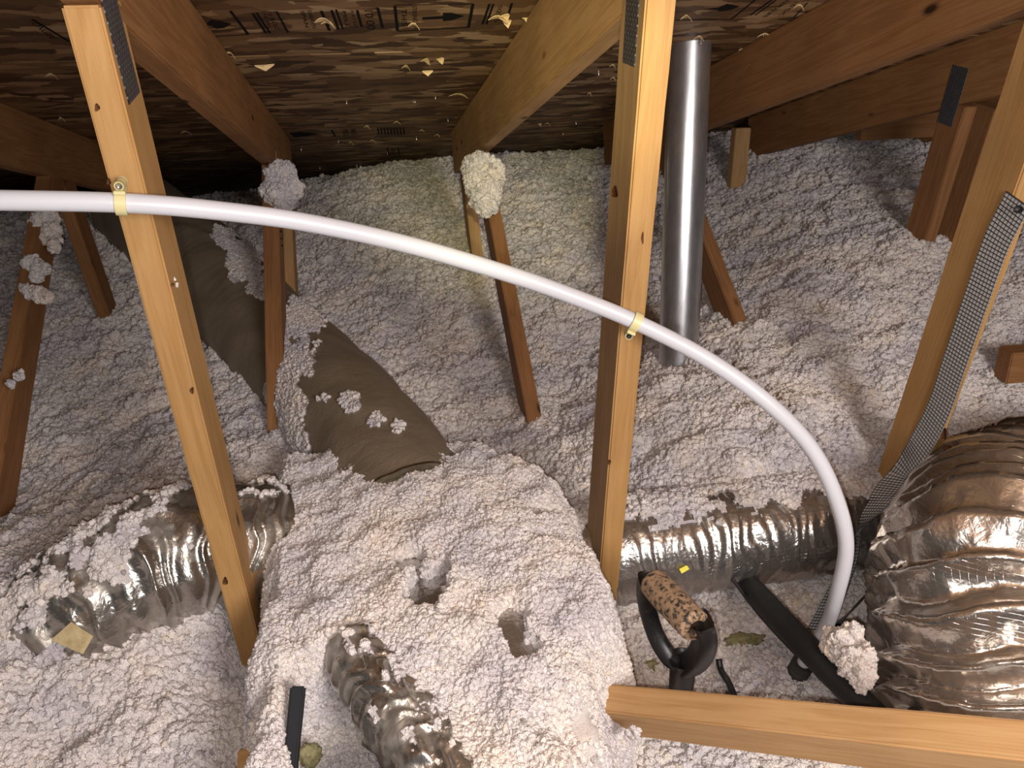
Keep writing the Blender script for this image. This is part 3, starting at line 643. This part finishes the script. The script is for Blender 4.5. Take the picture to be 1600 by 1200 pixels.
# ---------------------------------------------------------------- ducts
def rings(freq, amp, seed, crease=.5, twist=0.0):
    def f(s, th):
        q = s * freq + twist * np.sin(th + seed) + .55 * (vn(np.cos(th) * 2 + seed, np.sin(th) * 2 + s * freq * .5, seed) - .5) * 2
        n = vn(q, np.cos(th) * 1.4 + 7 + seed, seed + 5); r = 1 - np.abs(2 * vn(q * 1.9, np.sin(th) * 2.2 + 3, seed + 9) - 1)
        base = .5 + .5 * np.cos(2 * np.pi * q)
        c2 = vn(s * 55, np.cos(th) * 9 + np.sin(th) * 5, seed + 21)
        return amp * (.75 * (base - .5) + .7 * (n - .5) + crease * (r - .5) + .22 * (c2 - .5)) + amp * .9 * (vn(s * 6, np.cos(th) * 2 + 5, seed + 33) - .5)
    return f
def duct(name, path, rad, n, nv, disp, mat, label, fluff=None, dens=9000):
    V, Fc, D = tube(path, n, nv, rad, disp)
    o = prop(link(name, mesh(name, V, Fc, mat)), label, 'duct', 'insulated air ducts')
    if fluff:
        fn, flabel = fluff; Vn = V.reshape(n, nv, 3); Dn = D.reshape(n, nv, 3)
        s = np.arange(n)[:, None] / n + 0 * np.arange(nv); th = 0 * s + np.arange(nv) / nv * 2 * np.pi
        mask = fn(s, th, Vn, Dn); k = mask.reshape(-1) > 0
        Fq = grid_faces(n, nv, True); Fq = Fq[k[Fq].all(1)]
        used = np.unique(Fq); rm = -np.ones(n * nv, int); rm[used] = np.arange(len(used))
        Vf = V[used] + D[used] * .003
        p = fluff_obj('fluff_patch', Vf, rm[Fq], np.clip(mask.reshape(-1)[used] * 4, .25, 1) * dens * 3, .62)
        prop(p, flabel, 'insulation', 'fluff lying on the ducts', kind='stuff')
    return o
up = lambda D: D[..., 2]
# straight foil duct on the right
duct('foil_duct', [at(860, 890, 1.52), at(975, 860, 1.50), at(1150, 836, 1.53), at(1330, 812, 1.57), at(1480, 795, 1.60)], .101, 260, 110, rings(46, .0035, 3, .9), FOIL,
     'straight silver foil duct running behind the shovel grip to the right',
     (lambda s, th, V, D: up(D) + .35 * D[..., 1] - .72 + 1.0 * (fbm(s * 22, th * 3, 5) - .5), 'white fluff lying along the top of the straight foil duct'), 15000)
# big foil elbow on the right
def folds(s_, th):
    q = s_ * 27 + .5 * np.sin(th + 1.0) + 1.3 * (vn(np.cos(th) * 1.3 + 3, np.sin(th) * 1.3 + s_ * 5, 61) - .5)
    c = np.floor(q); f = q - c; p = np.where(f < .35, f / .35, (1 - f) / .65); p = p ** 1.4
    a = .45 + 1.1 * vn(c * 1.7 + .3, np.cos(th) * 1.6 + 4 + c, 62)
    return .034 * a * (p - .45) + .016 * (vn(s_ * 7, np.cos(th) * 2 + 5, 63) - .5) + .006 * (vn(s_ * 60, np.cos(th) * 8 + np.sin(th) * 6, 64) - .5) + .0025 * (vn(s_ * 150, th * 16, 65) - .5)
duct('foil_duct', [at(1900, 790, 1.95), at(1760, 790, 1.70), at(1665, 802, 1.48), at(1600, 842, 1.30), at(1568, 905, 1.19), at(1562, 985, 1.13), at(1578, 1080, 1.09), at(1606, 1190, 1.06), at(1640, 1290, 1.05)], .172, 420, 180,
     folds, FOIL_BIG, 'huge wrinkled silver foil duct elbow filling the lower right edge')
# left foil elbow
duct('foil_duct', [at(440, 850, 1.42), at(340, 848, 1.37), at(265, 868, 1.33), at(180, 915, 1.305), at(105, 965, 1.31), at(45, 1010, 1.36)], .108, 260, 120, rings(24, .010, 14, 1.0, .2), FOIL_L,
     'crumpled silver foil duct sinking into the insulation at lower left',
     (lambda s, th, V, D: .9 * up(D) - .55 + 1.1 * (s - .4) + 2.2 * (fbm(s * 13, th * 2.6, 15) - .60), 'white fluff scattered over the crumpled left foil duct'), 11000)
# dusty rear duct
def drift(V, D):
    tot = np.full(V.shape[:2], -.9)
    for px, py, d, r in ((462, 500, 2.0, .10), (462, 560, 1.9, .10), (455, 625, 1.8, .11), (445, 680, 1.75, .11), (385, 400, 2.4, .11), (350, 372, 2.5, .08), (415, 455, 2.25, .08), (505, 622, 1.75, .028), (548, 628, 1.72, .035), (590, 655, 1.7, .03), (620, 668, 1.7, .03)):
        c = at(px, py, d); t = c / 1.0 - np.array([0, 0, CAM_Z]); t = t / np.linalg.norm(t)
        w_ = V - np.array([0, 0, CAM_Z]); al = w_ @ t; pr = np.linalg.norm(w_ - al[..., None] * t, axis=-1)
        tot = np.maximum(tot, .62 - pr / r - .6 * (D @ t > .1))
    return tot
duct('dusty_duct', [at(215, 335, 3.2), at(300, 405, 2.85), at(392, 500, 2.50), at(484, 592, 2.18), at(556, 675, 1.87), at(605, 745, 1.68), at(650, 830, 1.50)], lambda t: .178 - .030 * t, 240, 110, rings(4, .006, 25, .4, .3), FOIL_OLD,
     'broad dusty brown duct sloping down behind the left front post',
     (lambda s, th, V, D: drift(V, D) + 1.0 * (fbm(s * 14, th * 3, 26) - .5), 'white fluff drifted over the broad dusty brown duct'), 11000)
# small front duct
duct('flex_duct', [at(560, 1015, 1.10), at(588, 1062, 1.05), at(628, 1127, .995), at(680, 1197, .95), at(736, 1277, .91)], .050, 220, 90, rings(30, .0055, 41, 1.1, .3), FOIL_L,
     'small crinkled duct leaving the heap at the bottom of the picture',
     (lambda s, th, V, D: up(D) - 1.12 + 2.0 * (fbm(s * 11, th * 2.5, 45) - .55), 'white fluff caught on the small front duct'), 12000)
# plenum under the heap
pv = np.stack([X, Y, Zp + CAM_Z], -1); kp = (inside_poly(X, Y, HEAP) > .05) & (inside_poly(X, Y, CUT) < -.04)
Fq = grid_faces(len(xs), len(ys)); Fq = Fq[kp.reshape(-1)[Fq].all(1)]; used = np.unique(Fq); rm = -np.ones(X.size, int); rm[used] = np.arange(len(used))
me = mesh('duct_plenum', pv.reshape(-1, 3)[used], rm[Fq], FOIL)
bm = bmesh.new(); bm.from_mesh(me); bmesh.ops.translate(bm, vec=(0, 0, -.20), verts=bm.verts); g = bmesh.ops.extrude_face_region(bm, geom=bm.faces[:]); bmesh.ops.translate(bm, vec=(0, 0, .20), verts=[v for v in g['geom'] if isinstance(v, bmesh.types.BMVert)])
bmesh.ops.recalc_face_normals(bm, faces=bm.faces); bm.to_mesh(me); bm.free()
prop(link('duct_plenum', me), 'foil wrapped plenum box under the heap, glinting through small bare spots', 'plenum')

# ---------------------------------------------------------------- little things on the ducts
d_ = 1.405
prop(slab('paper_tag', [at(1061, 889, d_), at(1073, 883, d_), at(1077, 889, d_), at(1065, 896, d_)], YELLOW), 'tiny yellow tag stuck on the straight foil duct', 'tag')

prop(slab('paper_label', [at(112, 972, 1.185), at(146, 994, 1.175), at(130, 1022, 1.165), at(80, 1000, 1.18)], LABELM, .0012), 'yellowed paper label on the sunken end of the left foil duct', 'label')
# ---------------------------------------------------------------- shovel
sh = empty('shovel', at(1066, 1050, 1.16)); prop(sh, 'black D-handled shovel with a mud-worn grip standing behind the joist', 'shovel')
GRIP = plain('muddy_grip', (.40, .26, .155), .8, noise=(130, (.03, .025, .022), .47, .60))
ga, gb = at(1019, 908, 1.14), at(1089, 982, 1.03)
V, Fc, _ = tube([ga, ga * .75 + gb * .25, ga * .5 + gb * .5, ga * .25 + gb * .75, gb], 40, 32, lambda t: .0222 + .0014 * np.sin(np.pi * t) - .012 * np.clip((.06 - t) / .06, 0, 1) ** 2 - .010 * np.clip((t - .95) / .05, 0, 1) ** 2,
               lambda s, th: .0009 * (vn(s * 160, np.cos(th) * 4 + 3, 2) - .5))
link('grip', mesh('grip', V, Fc, GRIP), sh)
neck = at(1068, 1040, 1.155)
def arm(path, w, h):
    P, s = spline(path, 30); T, N, B = frames(P, ref=M[:, 2]); V = []
    nv = 16; th = np.linspace(0, 2 * np.pi, nv, endpoint=False)
    for i in range(30):
        for t in th:
            c_, s_ = math.cos(t), math.sin(t); e = .5
            V.append(P[i] + N[i] * h * math.copysign(abs(c_) ** e, c_) + B[i] * w * math.copysign(abs(s_) ** e, s_))
    Fc = [tuple(f) for f in grid_faces(30, nv, True)] + [tuple(range(nv)), tuple(range(29 * nv, 30 * nv))[::-1]]
    link('handle_arm', mesh('handle_arm', V, Fc, BLACK), sh)
arm([at(1012, 905, 1.145), at(1010, 940, 1.165), at(1024, 990, 1.175), at(1046, 1026, 1.17), neck], .0135, .0185)
arm([at(1096, 968, 1.035), at(1102, 996, 1.055), at(1094, 1022, 1.10), at(1080, 1036, 1.14), neck], .0135, .0185)
V, Fc, _ = tube([at(1066, 1028, 1.15), at(1066, 1050, 1.17), at(1062, 1090, 1.23), at(1058, 1110, 1.26)], 26, 28, lambda t: .0195 - .0012 * t); link('socket', mesh('socket', V, Fc, BLACK), sh)
V, Fc, _ = tube([at(1063, 1078, 1.215), at(1058, 1120, 1.30), at(1050, 1180, 1.42)], 10, 24, .0155); link('shaft', mesh('shaft', V, Fc, PINE_PALE), sh)

# ---------------------------------------------------------------- straps, tubes and cables in the trough
BLK2 = plain('black_foam', (.010, .010, .011), .7)
V, Fc, _ = tube([at(1150, 890, 1.56), at(1180, 924, 1.43), at(1250, 1000, 1.20), at(1330, 1082, 1.10), at(1400, 1155, 1.04)], 60, 28, .0205, lambda s, th: .0012 * (vn(s * 60, np.cos(th) * 3, 4) - .5))
prop(link('foam_pipe', mesh('foam_pipe', V, Fc, BLK2)), 'thick black foam-covered line slanting under the foil ducts', 'pipe')
V, Fc, _ = tube([at(1145, 905, 1.44), at(1185, 958, 1.40), at(1240, 1018, 1.35), at(1290, 1066, 1.31), at(1330, 1110, 1.27)], 60, 12, .0035)
prop(link('cable', mesh('cable', V, Fc, BLACKHOLE)), 'thin black cable lying along the foam-covered line', 'cable')
V, Fc, _ = tube([at(1123, 1030, 1.37), at(1127, 1048, 1.36), at(1138, 1066, 1.33), at(1150, 1094, 1.29)], 24, 8, .006)
prop(link('cable', mesh('cable', V, Fc, BLACK)), 'short black cable end sticking up behind the joist', 'cable')
RIB = plain('ribbed_sleeve', (.07, .065, .06), .6)
V, Fc, _ = tube([at(1256, 1035, 1.31), at(1244, 1055, 1.337), at(1236, 1070, 1.357)], 40, 24, .0175, lambda s, th: .0012 * np.sign(np.sin(s * 1500)))
prop(link('pipe_sleeve', mesh('pipe_sleeve', V, Fc, RIB)), 'ribbed dark sleeve round the low end of the white pipe', 'sleeve')
def strap(path, wd, width, nx, pitch, label, n=160, back=GREYWEB):
    P, s, T, Wd, Nn = ribbon(path, wd, width, n)
    t = empty('mesh_strap', P[0]); prop(t, label, 'strap')
    flip = np.sign((Nn * -M[:, 2]).sum(1).mean()); Nn = Nn * flip
    V, Fc = [], []
    for i in range(n):
        for a in np.linspace(-.5, .5, 5):
            V.append(P[i] + Wd[i] * a * width)
    for i in range(n):
        for a in np.linspace(-.5, .5, 5): V.append(P[i] + Wd[i] * a * width + Nn[i] * .0008)
    g = grid_faces(n, 5); Fc = [tuple(q) for q in g] + [tuple(q[::-1] + n * 5) for q in g]
    link('webbing', mesh('webbing', V, Fc, back), t)
    V, Fc = [], []
    def box(c0, c1, u, v, hu, hv):
        b = len(V)
        for c in (c0, c1):
            for a, e in ((-1, -1), (1, -1), (1, 1), (-1, 1)): V.append(c + u * a * hu + v * e * hv)
        Fc.extend([(b + i, b + (i + 1) % 4, b + 4 + (i + 1) % 4, b + 4 + i) for i in range(4)])
    for a in np.linspace(-.47, .47, nx):
        for i in range(0, n - 2, 2): box(P[i] + Wd[i] * a * width + Nn[i] * .0004, P[i + 2] + Wd[i + 2] * a * width + Nn[i + 2] * .0004, Wd[i], Nn[i], .0003, .0012)
    for d in np.arange(0, s[-1], pitch):
        i = min(int(d / s[-1] * (n - 1)), n - 1); q = np.array([np.interp(d, s, P[:, k]) for k in range(3)])
        box(q - Wd[i] * width / 2 + Nn[i] * .0004, q + Wd[i] * width / 2 + Nn[i] * .0004, T[i], Nn[i], .00065, .0013)
    o = link('strands', mesh('strands', V, Fc, DARKNET, False), t); o['kind'] = 'stuff'
    return t
def post_x(z, y): return np.array([.966 - .0195, y, zc(z)])
def onx(px, py, X0):
    r = ray(px, py); r = r * X0 / r[0]; return np.array([r[0], r[1], r[2] + CAM_Z])
PX = .9445
sp_path = [onx(1590, 312, PX), onx(1556, 380, PX), onx(1524, 470, PX), onx(1490, 570, PX), onx(1466, 640, PX), onx(1436, 698, PX), at(1408, 738, 1.44), at(1375, 782, 1.41), at(1345, 825, 1.395), at(1325, 880, 1.40), at(1300, 940, 1.42), at(1270, 1000, 1.45)]
sp_w = [(0, .9, .3)] * 5 + [(0, 1, .1), (.15, .95, 0), (.4, .8, .0), (.6, .6, .1), (.8, .3, .2), (.9, .1, .2), (.9, 0, .2)]
t = strap(sp_path, sp_w, .052, 8, .0068, 'dark mesh hanger strap nailed to the right post and slung beside the duct')
V, Fc, _ = tube([onx(1591, 327, PX + .002), onx(1591, 327, PX - .004), onx(1591, 327, PX - .0055)], 5, 16, .006); link('nail_head', mesh('nail_head', V, Fc, BLACKHOLE), t)
t = strap([at(1352, 930, 1.43), at(1325, 960, 1.42), at(1300, 985, 1.42)], [(.6, 0, .8)] * 3, .05, 8, .0045, 'loose black mesh strap end hanging behind the white pipe', 50, plain('black_web', (.02, .022, .028), .6))

# ---------------------------------------------------------------- bits of fluff on the timber, and yellow wool
def tuft(cs, label, size=.8, dens=30000):
    V, Fc = [], []
    for c, r, st in cs:
        bm = bmesh.new(); bmesh.ops.create_icosphere(bm, subdivisions=3, radius=1); b = len(V)
        for v in bm.verts:
            q = np.array(v.co); k = r * (.72 + .5 * vn(np.array([q[0] * 2.3 + c[0] * 40]), np.array([q[1] * 2.3 + q[2] * 3.1 + c[2] * 40]), 6)[0])
            V.append(np.asarray(c) + q * k * np.array(st))
        Fc += [tuple(b + v.index for v in f.verts) for f in bm.faces]; bm.free()
    o = fluff_obj('insulation_tuft', np.array(V), Fc, dens, size, base=FLUFF)
    prop(o, label, 'insulation', 'white tufts stuck on timber and pipes'); return o
def blobs(lst): return [(at(px, py, d), r * d / 1200, (1, .8, 1)) for px, py, d, r in lst]
tuft(blobs([(440, 280, 2.26, 25), (426, 296, 2.24, 18), (454, 294, 2.25, 18), (438, 308, 2.22, 20), (444, 268, 2.28, 12)]), 'round tuft of white fluff stuck under the left beam above its web')
tuft(blobs([(752, 264, 2.24, 25), (768, 270, 2.23, 19), (748, 285, 2.22, 21), (764, 300, 2.20, 20), (760, 320, 2.17, 15), (738, 262, 2.28, 15), (742, 318, 2.2, 6), (770, 285, 2.22, 15), (752, 308, 2.18, 14)]), 'long tuft of white fluff draped over the joint below the middle beam')
tuft(blobs([(72, 345, 2.1, 17), (80, 365, 2.08, 14), (62, 352, 2.1, 13), (84, 385, 2.05, 8)]), 'streaky white fluff at the top of the far left web, just under the pipe')
tuft(blobs([(52, 412, 2.0, 13), (64, 420, 1.99, 12), (58, 432, 1.98, 8)]), 'clump of white fluff midway on the far left web', .8)
tuft(blobs([(48, 456, 1.96, 9), (62, 460, 1.95, 11), (74, 464, 1.95, 8), (38, 452, 1.97, 6)]), 'flat smear of white fluff across the far left web, lowest of three', .8)
tuft(blobs([(30, 588, 1.80, 6), (18, 600, 1.78, 6), (33, 580, 1.8, 3)]), 'small white flecks low on the far left web at the left edge', .6)
tuft(blobs([(1320, 1010, 1.12, 26), (1338, 1035, 1.09, 24), (1300, 1000, 1.14, 14), (1348, 1062, 1.07, 14), (1330, 988, 1.13, 12)]), 'white clump of fluff lying on the black foam line beside the big duct', .9)
tuft(blobs([(272, 445, .995, 4.5), (269, 438, .99, 3)]), 'small white fleck on the right side of the left front post', .35)
tuft(blobs([(988, 1148, 1.075, 9), (993, 1142, 1.07, 6)]), 'small white fleck on the face of the pale joist', .45)
def wool(px, py, d, r, st, label):
    bm = bmesh.new(); bmesh.ops.create_icosphere(bm, subdivisions=4, radius=1); c = at(px, py, d); r = r * d / 1200
    for v in bm.verts:
        q = np.array(v.co); v.co = q * np.array(st) * r * (.7 + .6 * fbm(np.array([q[0] * 3 + px]), np.array([q[1] * 3 + q[2] * 4]), 8)[0])
    prop(link('wool_scrap', bm_mesh('wool_scrap', bm, YWOOL, True), None, Matrix.Translation(c.tolist())), label, 'insulation')
wool(1160, 1000, 1.43, 27, (1.3, .5, .35), 'yellow glass wool scrap showing in the trough behind the joist')
wool(484, 1180, 1.05, 22, (.8, .8, 1), 'yellow glass wool scrap in the hole beside the black upright')
wool(1015, 1040, 1.40, 20, (1, .6, .4), 'small dull yellow wool scrap left of the shovel socket')
